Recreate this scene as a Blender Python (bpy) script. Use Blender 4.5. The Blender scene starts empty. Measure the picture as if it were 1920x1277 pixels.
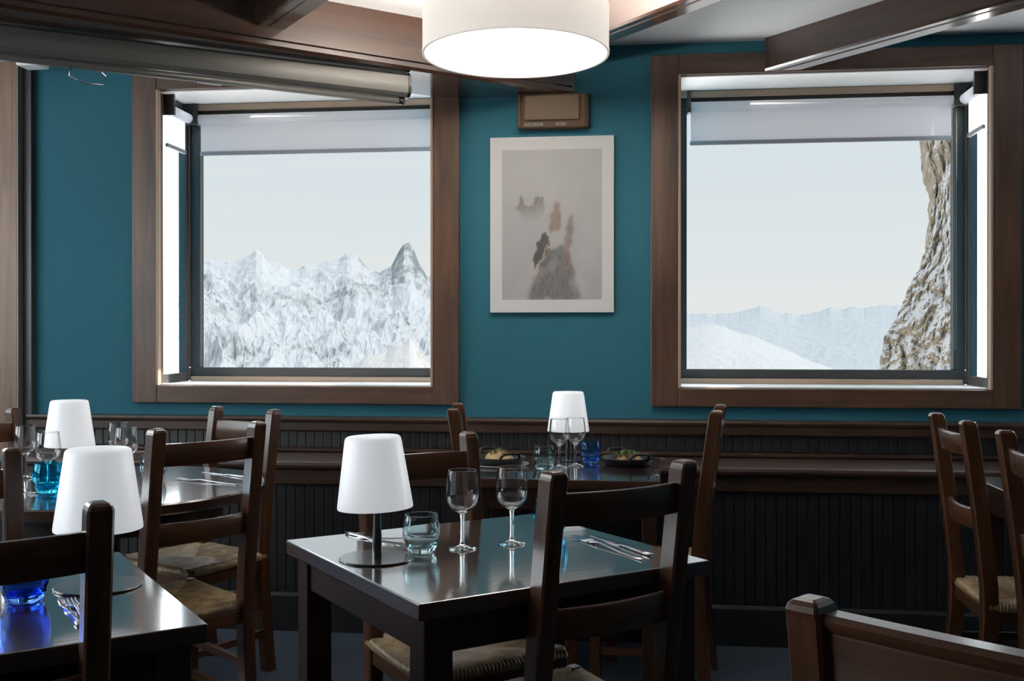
import bpy, bmesh, math, random
import numpy as np
from mathutils import Vector, Matrix
random.seed(7); rng = np.random.default_rng(7)
R = math.radians; PI = math.pi
S = bpy.context.scene; C = S.collection

# ---------------------------------------------------------------- camera, sky, sun, exposure
FPX = 1950.0; H = 1.26; YAW = R(6.7); Y0 = 632.0
cc, ss = math.cos(YAW), math.sin(YAW)
cam_d = bpy.data.cameras.new('camera'); cam = bpy.data.objects.new('camera', cam_d); C.objects.link(cam)
cam_d.sensor_width = 36; cam_d.lens = FPX / 1920 * 36; cam_d.clip_start = .05; cam_d.clip_end = 90000
cam.location = (0, 0, H); cam.rotation_euler = (R(90) - math.atan((638.5 - Y0) / FPX), 0, YAW)
S.camera = cam
S.view_settings.view_transform = 'Standard'; S.view_settings.look = 'None'
S.view_settings.gamma = 1; S.view_settings.use_curve_mapping = False
S.view_settings.exposure = 0.0
S.cycles.max_bounces = 14; S.cycles.diffuse_bounces = 5; S.cycles.glossy_bounces = 5
S.cycles.transmission_bounces = 12; S.cycles.transparent_max_bounces = 16
S.cycles.sample_clamp_indirect = 6.0
S.cycles.use_denoising = True

SKY = 9.3          # radiance of the hazy winter sky
TINT = .097         # transmission of the front panes, a tint added to dim the outdoor view
W = bpy.data.worlds.new('world'); S.world = W; W.use_nodes = True
nt = W.node_tree; nt.nodes.clear()
out = nt.nodes.new('ShaderNodeOutputWorld'); bg = nt.nodes.new('ShaderNodeBackground')
tc = nt.nodes.new('ShaderNodeTexCoord'); sep = nt.nodes.new('ShaderNodeSeparateXYZ')
rmp = nt.nodes.new('ShaderNodeValToRGB'); mr = nt.nodes.new('ShaderNodeMapRange')
mr.inputs[1].default_value = -.1; mr.inputs[2].default_value = .5
nt.links.new(tc.outputs['Generated'], sep.inputs[0]); nt.links.new(sep.outputs[2], mr.inputs[0])
nt.links.new(mr.outputs[0], rmp.inputs[0])
rmp.color_ramp.elements[0].position = .12; rmp.color_ramp.elements[0].color = (.93, .92, .90, 1)
rmp.color_ramp.elements[1].position = .40; rmp.color_ramp.elements[1].color = (.80, .86, .89, 1)
e = rmp.color_ramp.elements.new(.95); e.color = (.74, .82, .90, 1)
mp = nt.nodes.new('ShaderNodeMapping'); mp.inputs['Scale'].default_value = (2.2, 2.2, 26)
mp.inputs['Rotation'].default_value = (0, R(4), 0)
nz = nt.nodes.new('ShaderNodeTexNoise'); nz.inputs['Scale'].default_value = 1.4; nz.inputs['Detail'].default_value = 5
cr = nt.nodes.new('ShaderNodeValToRGB'); cr.color_ramp.elements[0].position = .56; cr.color_ramp.elements[1].position = .8
cr.color_ramp.elements[0].color = (0, 0, 0, 1); cr.color_ramp.elements[1].color = (.5, .5, .5, 1)
mx = nt.nodes.new('ShaderNodeMixRGB'); mx.inputs[2].default_value = (.98, .92, .89, 1)
nt.links.new(tc.outputs['Generated'], mp.inputs[0]); nt.links.new(mp.outputs[0], nz.inputs[0])
nt.links.new(nz.outputs[0], cr.inputs[0]); nt.links.new(cr.outputs[0], mx.inputs[0])
nt.links.new(rmp.outputs[0], mx.inputs[1]); nt.links.new(mx.outputs[0], bg.inputs[0])
bg.inputs[1].default_value = SKY; nt.links.new(bg.outputs[0], out.inputs[0])

sd = bpy.data.lights.new('sun', 'SUN'); sd.energy = 15.0; sd.angle = R(.6); sd.color = (1, .93, .83)
sun = bpy.data.objects.new('sun', sd); C.objects.link(sun); sun.location = (40, 7, 40)
sun.rotation_euler = Vector((-.70, -.10, -.66)).to_track_quat('-Z', 'Y').to_euler()

# ---------------------------------------------------------------- helpers
def wpt(px, py, z):                      # photo pixel -> point on the level at height z
    X = (px - 960) / FPX
    d = Vector((X * cc - ss, X * ss + cc, -(py - Y0) / FPX)); t = (z - H) / d.z
    return Vector((0, 0, H)) + d * t
def c2w(X, Z, z): return Vector((X * cc - Z * ss, X * ss + Z * cc, z))

class MB:
    def __init__(s): s.v = []; s.f = []; s.sm = []
    def add(s, vs, fs, smooth=False):
        o = len(s.v); s.v += [tuple(v) for v in vs]
        for f in fs: s.f.append(tuple(i + o for i in f)); s.sm.append(smooth)
        return s
    def box(s, x0, x1, y0, y1, z0, z1, b=0.0, seg=2):
        if b <= 0:
            vs = [(x, y, z) for z in (z0, z1) for y in (y0, y1) for x in (x0, x1)]
            return s.add(vs, [(0,2,3,1),(4,5,7,6),(0,1,5,4),(2,6,7,3),(0,4,6,2),(1,3,7,5)])
        bm = bmesh.new(); bmesh.ops.create_cube(bm, size=1)
        for v in bm.verts:
            v.co = Vector(((x0+x1)/2 + v.co.x*(x1-x0), (y0+y1)/2 + v.co.y*(y1-y0), (z0+z1)/2 + v.co.z*(z1-z0)))
        bmesh.ops.bevel(bm, geom=bm.edges[:], offset=b, segments=seg, profile=.5, affect='EDGES')
        bm.verts.index_update()
        s.add([v.co[:] for v in bm.verts], [[v.index for v in f.verts] for f in bm.faces], False); bm.free(); return s
    def loft(s, secs, caps=True, smooth=True, closed=True):
        n = len(secs[0]); vs = [p for q in secs for p in q]; fs = []
        for i in range(len(secs)-1):
            for j in range(n if closed else n-1):
                a, b = i*n+j, i*n+(j+1) % n
                fs.append((a, b, b+n, a+n))
        s.add(vs, fs, smooth)
        if caps and closed:
            o = len(s.v) - len(vs)
            s.f.append(tuple(o+j for j in reversed(range(n)))); s.sm.append(False)
            s.f.append(tuple(o+(len(secs)-1)*n+j for j in range(n))); s.sm.append(False)
        return s
    def lathe(s, prof, n=32, cx=0, cy=0, cz=0):
        rings = []; vs = []; fs = []
        for r, z in prof:
            if r < 1e-6: rings.append([len(vs)]); vs.append((cx, cy, cz+z))
            else:
                rings.append(list(range(len(vs), len(vs)+n)))
                vs += [(cx+r*math.cos(2*PI*k/n), cy+r*math.sin(2*PI*k/n), cz+z) for k in range(n)]
        for a, b in zip(rings, rings[1:]):
            for k in range(n):
                k2 = (k+1) % n
                if len(a) == 1 and len(b) == 1: continue
                if len(a) == 1: fs.append((a[0], b[k2], b[k]))
                elif len(b) == 1: fs.append((a[k], a[k2], b[0]))
                else: fs.append((a[k], a[k2], b[k2], b[k]))
        return s.add(vs, fs, True)
    def tube(s, pts, r, n=10, flat=1.0):
        pts = [Vector(p) for p in pts]; secs = []
        for i, p in enumerate(pts):
            t = (pts[min(i+1, len(pts)-1)] - pts[max(i-1, 0)]).normalized()
            up = Vector((0, 0, 1)) if abs(t.z) < .9 else Vector((1, 0, 0))
            a = t.cross(up).normalized(); b = a.cross(t).normalized()
            rr = r[i] if isinstance(r, (list, tuple)) else r
            secs.append([p + a*rr*math.cos(2*PI*k/n) + b*rr*flat*math.sin(2*PI*k/n) for k in range(n)])
        return s.loft([[q[:] for q in c] for c in secs])
    def mesh(s, name):
        m = bpy.data.meshes.new(name); m.from_pydata(s.v, [], s.f)
        m.polygons.foreach_set('use_smooth', s.sm); m.update()
        bm = bmesh.new(); bm.from_mesh(m); bmesh.ops.recalc_face_normals(bm, faces=bm.faces[:]); bm.to_mesh(m); bm.free()
        return m
    def build(s, name, mat, parent=None, loc=None, rot=None, sharp=None):
        m = s.mesh(name); m.materials.append(mat)
        if sharp: m.set_sharp_from_angle(angle=R(sharp))
        return link(name, m, parent, loc, rot)

def link(name, m, parent=None, loc=None, rot=None):
    o = bpy.data.objects.new(name, m); C.objects.link(o)
    if parent: o.parent = parent
    if loc is not None: o.location = loc
    if rot is not None: o.rotation_euler = rot
    return o
def tag(o, label, cat, group=None):
    o['label'] = label; o['category'] = cat
    if group: o['group'] = group
    return o
def struct(o): o['kind'] = 'structure'; return o
def thing(name, label, cat, loc=(0,0,0), rz=0, group=None, tilt=None):
    o = bpy.data.objects.new(name, None); C.objects.link(o); o.location = loc
    o.rotation_euler = (tilt[0], tilt[1], rz) if tilt else (0, 0, rz)
    o.empty_display_size = .05
    return tag(o, label, cat, group)
def dup(root, label, loc, rz, group=None, tilt=None):
    r = root.copy(); C.objects.link(r); r.location = loc
    r.rotation_euler = (tilt[0], tilt[1], rz) if tilt else (0, 0, rz)
    r['label'] = label
    if group: r['group'] = group
    for ch in list(root.children):
        c = ch.copy(); C.objects.link(c); c.parent = r
        for g in ch.children:
            d = g.copy(); C.objects.link(d); d.parent = c
    return r

# ---------------------------------------------------------------- materials
def principled(name, col, rough=.5, **k):
    m = bpy.data.materials.new(name); m.use_nodes = True
    b = m.node_tree.nodes['Principled BSDF']
    b.inputs['Base Color'].default_value = (*col, 1); b.inputs['Roughness'].default_value = rough
    for a, v in k.items(): b.inputs[a.replace('_', ' ')].default_value = v
    return m
def bump_noise(m, scale=40, strength=.15, dist=.002, stretch=(1,1,1), colvar=0, col2=None, detail=4):
    t = m.node_tree; b = t.nodes['Principled BSDF']
    c = t.nodes.new('ShaderNodeTexCoord'); mp = t.nodes.new('ShaderNodeMapping'); mp.inputs['Scale'].default_value = stretch
    n = t.nodes.new('ShaderNodeTexNoise'); n.inputs['Scale'].default_value = scale; n.inputs['Detail'].default_value = detail
    bu = t.nodes.new('ShaderNodeBump'); bu.inputs['Strength'].default_value = strength; bu.inputs['Distance'].default_value = dist
    t.links.new(c.outputs['Object'], mp.inputs[0]); t.links.new(mp.outputs[0], n.inputs[0])
    t.links.new(n.outputs[0], bu.inputs['Height']); t.links.new(bu.outputs[0], b.inputs['Normal'])
    if col2:
        r = t.nodes.new('ShaderNodeValToRGB'); r.color_ramp.elements[0].position = .32; r.color_ramp.elements[1].position = .68
        r.color_ramp.elements[0].color = b.inputs['Base Color'].default_value[:]; r.color_ramp.elements[1].color = (*col2, 1)
        t.links.new(n.outputs[0], r.inputs[0]); t.links.new(r.outputs[0], b.inputs['Base Color'])
    return m
def wood(name, dark, light, axis, rough=.35, coat=.3, coat_rough=.15, knots=True, scale=1.0, spec=.5, bump=.12):
    m = principled(name, dark, rough, Coat_Weight=coat, Coat_Roughness=coat_rough, Specular_IOR_Level=spec)
    t = m.node_tree; b = t.nodes['Principled BSDF']
    c = t.nodes.new('ShaderNodeTexCoord'); mp = t.nodes.new('ShaderNodeMapping')
    st = [26*scale]*3; st['xyz'.index(axis)] = 1.5*scale; mp.inputs['Scale'].default_value = st
    n = t.nodes.new('ShaderNodeTexNoise'); n.inputs['Scale'].default_value = 1.0; n.inputs['Detail'].default_value = 7; n.inputs['Roughness'].default_value = .62
    n.inputs['Distortion'].default_value = 1.1
    st2 = [7*scale]*3; st2['xyz'.index(axis)] = .9*scale
    mp2 = t.nodes.new('ShaderNodeMapping'); mp2.inputs['Scale'].default_value = st2
    n2 = t.nodes.new('ShaderNodeTexNoise'); n2.inputs['Scale'].default_value = 1.0; n2.inputs['Detail'].default_value = 3; n2.inputs['Distortion'].default_value = 2.5 if knots else .6
    ad = t.nodes.new('ShaderNodeMath'); ad.operation = 'ADD'
    mu = t.nodes.new('ShaderNodeMath'); mu.operation = 'MULTIPLY'; mu.inputs[1].default_value = .5
    r = t.nodes.new('ShaderNodeValToRGB'); r.color_ramp.elements[0].position = .36; r.color_ramp.elements[1].position = .66
    r.color_ramp.elements[0].color = (*dark, 1); r.color_ramp.elements[1].color = (*light, 1)
    bu = t.nodes.new('ShaderNodeBump'); bu.inputs['Strength'].default_value = bump; bu.inputs['Distance'].default_value = .0015
    L = t.links.new
    L(c.outputs['Object'], mp.inputs[0]); L(c.outputs['Object'], mp2.inputs[0]); L(mp.outputs[0], n.inputs[0]); L(mp2.outputs[0], n2.inputs[0])
    L(n.outputs[0], ad.inputs[0]); L(n2.outputs[0], ad.inputs[1]); L(ad.outputs[0], mu.inputs[0]); L(mu.outputs[0], r.inputs[0])
    L(r.outputs[0], b.inputs['Base Color']); L(n.outputs[0], bu.inputs['Height']); L(bu.outputs[0], b.inputs['Normal'])
    return m
def glass(name, col=(1,1,1), ior=1.45, rough=0.0):
    m = bpy.data.materials.new(name); m.use_nodes = True; t = m.node_tree; t.nodes.clear()
    o = t.nodes.new('ShaderNodeOutputMaterial'); g = t.nodes.new('ShaderNodeBsdfGlass')
    g.inputs['Color'].default_value = (*col, 1); g.inputs['IOR'].default_value = ior; g.inputs['Roughness'].default_value = rough
    t.links.new(g.outputs[0], o.inputs[0]); return m
def pane(name, col, refl=.06):
    m = bpy.data.materials.new(name); m.use_nodes = True; t = m.node_tree; t.nodes.clear()
    o = t.nodes.new('ShaderNodeOutputMaterial'); a = t.nodes.new('ShaderNodeBsdfTransparent'); a.inputs[0].default_value = (*col, 1)
    g = t.nodes.new('ShaderNodeBsdfGlossy'); g.inputs['Roughness'].default_value = .02
    x = t.nodes.new('ShaderNodeMixShader'); x.inputs[0].default_value = refl
    t.links.new(a.outputs[0], x.inputs[1]); t.links.new(g.outputs[0], x.inputs[2]); t.links.new(x.outputs[0], o.inputs[0]); return m

def lacquer(m, amount, power, rough, base=.012):     # clear varnish: mirror-like at grazing angles
    t = m.node_tree; b = t.nodes['Principled BSDF']; o = t.nodes['Material Output']
    b.inputs['Coat Weight'].default_value = 0
    lw = t.nodes.new('ShaderNodeLayerWeight'); lw.inputs[0].default_value = .5
    pw_ = t.nodes.new('ShaderNodeMath'); pw_.operation = 'POWER'; pw_.inputs[1].default_value = power
    ml = t.nodes.new('ShaderNodeMath'); ml.operation = 'MULTIPLY_ADD'; ml.inputs[1].default_value = amount; ml.inputs[2].default_value = base
    g = t.nodes.new('ShaderNodeBsdfGlossy'); g.inputs['Roughness'].default_value = rough; g.inputs['Color'].default_value = (1, 1, 1, 1)
    x = t.nodes.new('ShaderNodeMixShader'); L = t.links.new
    L(lw.outputs['Facing'], pw_.inputs[0]); L(pw_.outputs[0], ml.inputs[0]); L(ml.outputs[0], x.inputs[0])
    L(b.outputs[0], x.inputs[1]); L(g.outputs[0], x.inputs[2]); L(x.outputs[0], o.inputs[0])
    if b.inputs['Normal'].links: L(b.inputs['Normal'].links[0].from_socket, g.inputs['Normal'])
    return m
CH_D, CH_L = (.036, .0115, .0045), (.105, .037, .0135)
M = {}
for ax in 'xyz':
    M['chair_'+ax] = wood('chair_wood_'+ax, CH_D, CH_L, ax, .42, .55, .16, spec=.25)
    M['table_'+ax] = wood('table_wood_'+ax, (.016, .0062, .0034), (.045, .018, .0085), ax, .40, .6, .18, knots=False, spec=.25)
    M['beam_'+ax] = wood('beam_wood_'+ax, (.024, .0095, .0055), (.070, .029, .015), ax, .42, .7, .2, scale=.7, spec=.25)
    M['casing_'+ax] = wood('casing_wood_'+ax, (.042, .019, .0115), (.15, .076, .046), ax, .45, .3, .3, scale=.8)
    M['trim_'+ax] = wood('trim_wood_'+ax, (.022, .0095, .006), (.066, .032, .019), ax, .4, .4, .25, scale=.8)
M['tabletop'] = wood('tabletop_varnished_wood', (.028, .0105, .006), (.080, .033, .0165), 'x', .35, 0, .13, knots=False, spec=.4, bump=.10)
lacquer(M['tabletop'], 1.0, 2.1, .10)
for ax in 'xyz':
    lacquer(M['chair_'+ax], .8, 3.4, .2); lacquer(M['table_'+ax], .35, 4.0, .22); lacquer(M['beam_'+ax], .95, 1.9, .14); lacquer(M['trim_'+ax], .4, 4.0, .25)
M['pilaster'] = wood('pale_pilaster_wood', (.12, .065, .038), (.30, .18, .11), 'z', .5, .2, .3, scale=.8)
M['teal'] = bump_noise(principled('teal_wall_paint', (.026, .130, .176), .7), 170, .35, .0015, col2=(.030, .139, .187)); M['teal'].node_tree.nodes['Principled BSDF'].inputs['Specular IOR Level'].default_value = .15
M['white'] = principled('white_ceiling_paint', (.90, .91, .93), .7)
M['reveal'] = principled('white_window_reveal', (.93, .925, .92), .4)
M['plank'] = bump_noise(principled('dark_stained_beadboard', (.009, .0095, .011), .42, Coat_Weight=.25, Coat_Roughness=.3), 6, .1, .002, (8, 8, .5), col2=(.016, .0155, .0165))
M['groove'] = principled('beadboard_groove_highlight', (.06, .068, .078), .5)  # lighter bluish backing: catch-light of the bead edges put into the colour
M['frame_dark'] = principled('dark_grey_window_frame', (.055, .054, .055), .35)
M['frame_wood'] = principled('pale_wood_bead', (.42, .30, .22), .5)
M['blind'] = principled('white_blind_fabric', (.88, .88, .90), .8)
t_ = M['blind'].node_tree; tr_ = t_.nodes.new('ShaderNodeBsdfTranslucent'); tr_.inputs[0].default_value = (.95, .94, .96, 1)
mx_ = t_.nodes.new('ShaderNodeMixShader'); mx_.inputs[0].default_value = .65
t_.links.new(t_.nodes['Principled BSDF'].outputs[0], mx_.inputs[1]); t_.links.new(tr_.outputs[0], mx_.inputs[2]); t_.links.new(mx_.outputs[0], t_.nodes['Material Output'].inputs[0])
M['blind_bar'] = principled('grey_blind_bar', (.34, .34, .37), .5)
M['black'] = principled('black_metal', (.008, .008, .009), .4)
M['steel'] = principled('polished_steel', (.62, .62, .63), .16, Metallic=1.0)
M['alu'] = principled('grey_aluminium', (.20, .195, .18), .42, Metallic=.25)
M['rush'] = bump_noise(principled('woven_rush', (.17, .10, .045), .42, Specular_IOR_Level=.8), 24, .5, .002, (1,1,1), col2=(.42, .29, .14))
M['carpet'] = bump_noise(principled('blue_carpet', (.014, .024, .040), .95), 420, .6, .003, col2=(.040, .062, .092))
TF = TINT**.5   # the pane is a solid sheet: light crosses two faces
M['pane'] = pane('view_dimming_glass', (TF*.985, TF, TF), .004)
M['clear'] = pane('clear_glass', (.97, .985, .99), .03)
M['glass'] = glass('clear_drinking_glass', (1, 1, 1))
M['smoke'] = glass('pale_grey_glass', (.86, .92, .93))
M['blue'] = glass('cobalt_glass', (.42, .62, 1.0))
M['paleblue'] = glass('pale_blue_glass', (.60, .78, 1.0))
M['turq'] = glass('turquoise_glass', (.30, .84, .97))
lacquer(M['black'], .75, 2.2, .18)
M['iron'] = principled('black_cast_iron', (.012, .013, .014), .38)
M['plate'] = principled('pale_stoneware', (.55, .55, .54), .3)
def emis(m, col, s):
    b = m.node_tree.nodes['Principled BSDF']; b.inputs['Emission Color'].default_value = (*col, 1); b.inputs['Emission Strength'].default_value = s; return m
M['shade'] = emis(principled('white_opal_plastic', (.86, .87, .90), .35), (.95, .97, 1), .42)
M['drum'] = emis(bump_noise(principled('cream_drum_fabric', (.80, .76, .71), .85), 300, .1, .001), (1, .93, .86), .30)
M['diffuser'] = emis(principled('opal_diffuser', (.9, .9, .9), .5), (1, .98, .95), 2.4)

# ---------------------------------------------------------------- room shell
YW = 4.68; CEIL = 2.565; XL, XR, YB = -4.6, 4.4, -4.2
WIN = [(-2.23, -.906), (.191, 1.525)]       # openings in view
EXTRA = [(2.02, 3.36), (-4.45, -3.42)]      # unseen windows added beside the row to let in more daylight
WZ0, WZ1 = 1.033, 2.42; BAY = .36; YG = YW + BAY

def wall_with_openings(name, x0, x1, y0, y1, z1, ops, mat):
    mb = MB(); ops = sorted(ops); cur = x0
    for a, b in ops:
        mb.box(cur, a, y0, y1, 0, z1); mb.box(a, b, y0, y1, 0, WZ0); mb.box(a, b, y0, y1, WZ1, z1); cur = b
    mb.box(cur, x1, y0, y1, 0, z1)
    return struct(mb.build(name, mat))
wall_back = wall_with_openings('wall_back', XL, XR, YW, YW + .04, CEIL, WIN + EXTRA, M['teal'])
def added_side_window(name, cx, cy, wid, rz):   # unseen left-wall windows added as side fill: boarded frame and clear pane
    w = struct(bpy.data.objects.new(name, None)); C.objects.link(w); w.location = (cx, cy, OZ0); w.rotation_euler = (0, 0, rz)
    hw, h = wid/2, OZ1-OZ0
    for a, b, c, d in ((-hw-.1, -hw, -.09, h+.09), (hw, hw+.1, -.09, h+.09)): MB().box(a, b, -.027, -.001, c, d, .004).build('casing_board', M['casing_z'], w)
    for c, d in ((-.09, 0), (h, h+.09)): MB().box(-hw, hw, -.027, -.001, c, d, .004).build('casing_board', M['casing_x'], w)
    for a, b, c, d in ((-hw+.001, -hw+.05, .001, h-.001), (hw-.05, hw-.001, .001, h-.001), (-.025, .025, .051, h-.051)): MB().box(a, b, .03, .07, c, d).build('frame_bar', M['frame_dark'], w)
    for c, d in ((.001, .05), (h-.05, h-.001)): MB().box(-hw+.051, hw-.051, .03, .07, c, d).build('frame_bar', M['frame_dark'], w)
    MB().box(-hw+.04, hw-.04, .047, .053, .04, h-.04).build('pane', M['clear'], w)
OZ0, OZ1 = .95, 2.40
def wall_run(name, x0, x1, ops, place):    # wall strip along local x with openings, thickness 0 to .1
    mb = MB(); cur = x0
    for a, b in ops: mb.box(cur, a, 0, .1, 0, CEIL); mb.box(a, b, 0, .1, 0, OZ0); mb.box(a, b, 0, .1, OZ1, CEIL); cur = b
    mb.box(cur, x1, 0, .1, 0, CEIL)
    return struct(mb.build(name, M['teal'], None, place[0], place[1]))
wall_run('wall_left', YB-.0, YW+.1, [(-3.4, -1.4), (-.9, 1.1), (1.6, 3.6)][1:], ((XL, 0, 0), (0, 0, R(90))))
for k, c_ in enumerate((.1, 2.6)): added_side_window('window_%d' % (5+k), XL, c_, 2.0, R(90))
wall_run('wall_front', -XR-.1, -XL+.1, [], ((0, YB, 0), (0, 0, R(180))))
struct(MB().box(XR, XR+.1, YB, YW+.1, 0, CEIL).build('wall_right', M['teal']))
struct(MB().box(XL-.1, XR+.1, YB-.1, YW+.1, -.1, 0).build('floor', M['carpet']))
struct(MB().box(XL-.1, XR+.1, YB-.1, YW+.1, CEIL, CEIL+.1).build('ceiling', M['white']))

def make_window(name, x0, x1, tinted):
    w = struct(bpy.data.objects.new(name, None)); C.objects.link(w); w.location = ((x0+x1)/2, YW, WZ0)
    hw = (x1-x0)/2; h = WZ1-WZ0; cw = .118
    P = lambda n, mb, mat, par=w, sharp=None: mb.build(n, mat, par, sharp=sharp)
    g = .0015
    # casing boards on the room side of the wall
    P('casing_board', MB().box(-hw-cw, -hw+.004, -.028, -g, -.082, h+.09, .004), M['casing_z'])
    P('casing_board', MB().box(hw-.004, hw+cw, -.028, -g, -.082, h+.09, .004), M['casing_z'])
    P('casing_board', MB().box(-hw+.004, hw-.004, -.0275, -g, h, h+.0895, .004), M['casing_x'])
    P('casing_board', MB().box(-hw+.004, hw-.004, -.0275, -g, -.0815, 0, .004), M['casing_x'])
    for sx in (-1, 1):      # jamb lining and its pale bead
        a, b = sorted((sx*(hw-.001), sx*(hw-.008)))
        P('jamb', MB().box(a, b, 0, .038, .0, h, .003), M['casing_z'])
        a, b = sorted((sx*(hw-.002), sx*(hw-.014)))
        P('jamb_bead', MB().box(a, b, -.032, -.001, .0, h, .003), M['frame_wood'])
    # white bay box: ceiling, sill, and wooden nosings
    P('bay_ceiling', MB().box(-hw-.05, hw+.05, .041, BAY+.06, h, h+.05), M['reveal'])
    P('bay_ceiling_lining', MB().box(-hw+.009, hw-.009, 0, .040, h-.006, h-.0005), M['reveal'])
    P('bay_sill', MB().box(-hw-.05, hw+.05, .041, BAY+.06, -.05, .006), M['reveal'])
    P('sill_board', MB().box(-hw+.015, hw-.015, -.01, .040, .0005, .008, .002), M['reveal'])
    P('ceiling_bead', MB().box(-hw+.01, hw-.01, BAY-.075, BAY-.05, h-.03, h-.001, .004), M['frame_wood'])
    # front pane in its dark frame
    fb = .072
    P('front_frame', MB().box(-hw, hw, BAY-.02, BAY+.03, .0065, .032+.042, .004), M['frame_dark'])
    P('front_frame', MB().box(-hw, hw, BAY-.02, BAY+.03, h-.06, h-.0005, .004), M['frame_dark'])
    for sx in (-1, 1):
        a, b = sorted((sx*hw, sx*(hw-.058)))
        P('front_frame', MB().box(a, b, BAY-.02, BAY+.03, .0745, h-.0605, .004), M['frame_dark'])
    P('sill_bead', MB().box(-hw+.02, hw-.02, BAY-.05, BAY-.021, .0065, .03, .004), M['frame_wood'])
    P('front_pane', MB().box(-hw+.055, hw-.055, BAY+.001, BAY+.007, .07, h-.055), M['pane'] if tinted else M['clear'])
    for sx in (-1, 1):      # side panes closing the box
        a, b = sorted((sx*(hw-.004), sx*(hw+.036)))
        P('side_frame', MB().box(a, b, BAY-.065, BAY-.021, .0065, h-.0005, .004), M['frame_dark'])
        P('side_frame', MB().box(a, b, .042, BAY-.066, .0065, .05, .004), M['frame_dark'])
        P('side_frame', MB().box(a, b, .042, BAY-.066, h-.05, h-.0005, .004), M['frame_dark'])
        a, b = sorted((sx*(hw+.012), sx*(hw+.018)))
        P('side_pane', MB().box(a, b, .042, BAY-.08, .048, h-.048), M['clear'])
    return w
make_window('window_1', *WIN[0], True); make_window('window_2', *WIN[1], True)
make_window('window_3', *EXTRA[0], False); make_window('window_4', *EXTRA[1], False)  # added out of view, clear panes brighten the room and ceiling
# a few fixings and rust marks on the bay ceiling of the right window
def blind(x0, x1, label, side=0):
    h = WZ1
    if side == 0:
        t = thing('roller_blind', label, 'blind', ((x0+x1)/2, YG-.062, h-.03), 0, 'roller blinds in the windows')
        hw = (x1-x0)/2 - .075
    else:
        t = thing('roller_blind', label, 'blind', (x0, YW+.165, h-.03), R(90)*side, 'roller blinds in the windows')
        hw = .10
    MB().tube([(-hw, 0, -.045), (hw, 0, -.045)], .024, 16).build('roll', M['blind'], t)
    MB().box(-hw, hw, .016, .019, -.205, -.04).build('fabric', M['blind'], t)
    MB().box(-hw-.004, hw+.004, .010, .025, -.222, -.203, .003).build('bottom_bar', M['blind_bar'], t)
    for sx in (-1, 1):
        a, b = sorted((sx*(hw+.001), sx*(hw+.02)))
        MB().box(a, b, -.028, .03, -.075, .028, .004).build('bracket', M['black'], t)
    if side == 0:
        mb = MB()
        for k in range(150):
            z = -.07 - k*.0075
            mb.lathe([(0, -.0026), (.0026, 0), (0, .0026)], 6, hw+.012, -.02, z); mb.lathe([(0, -.0026), (.0026, 0), (0, .0026)], 6, hw+.012, .008, z)
        mb.tube([(hw+.012, -.02, -.06), (hw+.012, -.02, -1.19)], .0009, 5); mb.tube([(hw+.012, .008, -.06), (hw+.012, .008, -1.19)], .0009, 5)
        mb.build('bead_chain', M['alu'], t)['kind'] = 'stuff'
blind(*WIN[0], 'white roller blind rolled up over the pane with the jagged snowy range')
blind(*WIN[1], 'white roller blind rolled up over the pane with the near cliff')
blind(WIN[0][0]+.03, 0, 'narrow white blind on the left side pane of the left window', 1)
blind(WIN[1][1]-.03, 0, 'narrow white blind on the right side pane of the right window', -1)

# ---- wainscot: cap rail, dark planks, deep ledge with plank front, baseboard
LY = 4.315; WX0, WX1 = -2.87, 2.6
def profile_x(pts, x0, x1):               # pts: (y, z) outline swept along x
    return MB().loft([[(x0, y, z) for y, z in pts], [(x1, y, z) for y, z in pts]], smooth=False)
cap = struct(profile_x([(YW-.001, .826), (YW-.03, .826), (YW-.034, .832), (YW-.034, .866), (YW-.042, .872), (YW-.046, .882), (YW-.042, .892), (YW-.001, .896)], WX0, WX1).build('trim_1', M['trim_x']))
up = MB().box(-.0195, .0195, -.012, -.0008, .752, .8255, .0025).mesh('plank'); up.materials.append(M['plank'])
upper = struct(MB().box(WX0, WX1, YW-.004, YW-.0004, .752, .8255).build('trim_3', M['groove']))
n = int((WX1-WX0)/.0413)
for k in range(n): link('plank', up, upper, (WX0+.021+k*.0413, YW-.0035, 0))
ledge = struct(MB().box(WX0, WX1, LY+.02, YW-.0005, 0.0, .697).build('trim_2', M['groove']))
profile_x([(YW-.001, .7315), (YW-.04, .7315), (YW-.05, .738), (YW-.05, .745), (YW-.034, .7515), (YW-.001, .7515)], WX0, WX1).build('ledge_moulding', M['trim_x'], ledge)
profile_x([(YW-.001, .6975), (LY-.02, .6975), (LY-.027, .703), (LY-.029, .714), (LY-.025, .725), (LY-.016, .731), (YW-.001, .731)], WX0, WX1).build('ledge_top', M['trim_x'], ledge)
profile_x([(LY+.019, .628), (LY-.004, .628), (LY-.008, .634), (LY-.008, .690), (LY-.012, .697), (LY+.019, .697)], WX0, WX1).build('ledge_apron', M['trim_x'], ledge)
lp = MB().box(-.0198, .0198, -.014, -.0005, .1655, .6275, .0025).mesh('plank'); lp.materials.append(M['plank'])
n = int((WX1-WX0)/.042)
for k in range(n): link('plank', lp, ledge, (WX0+.0215+k*.042, LY+.0195, 0))
struct(profile_x([(LY+.0195, .0), (LY-.004, .0), (LY-.004, .15), (LY+.004, .165), (LY+.0195, .165)], WX0, WX1).build('baseboard_back', M['plank']))

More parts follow.
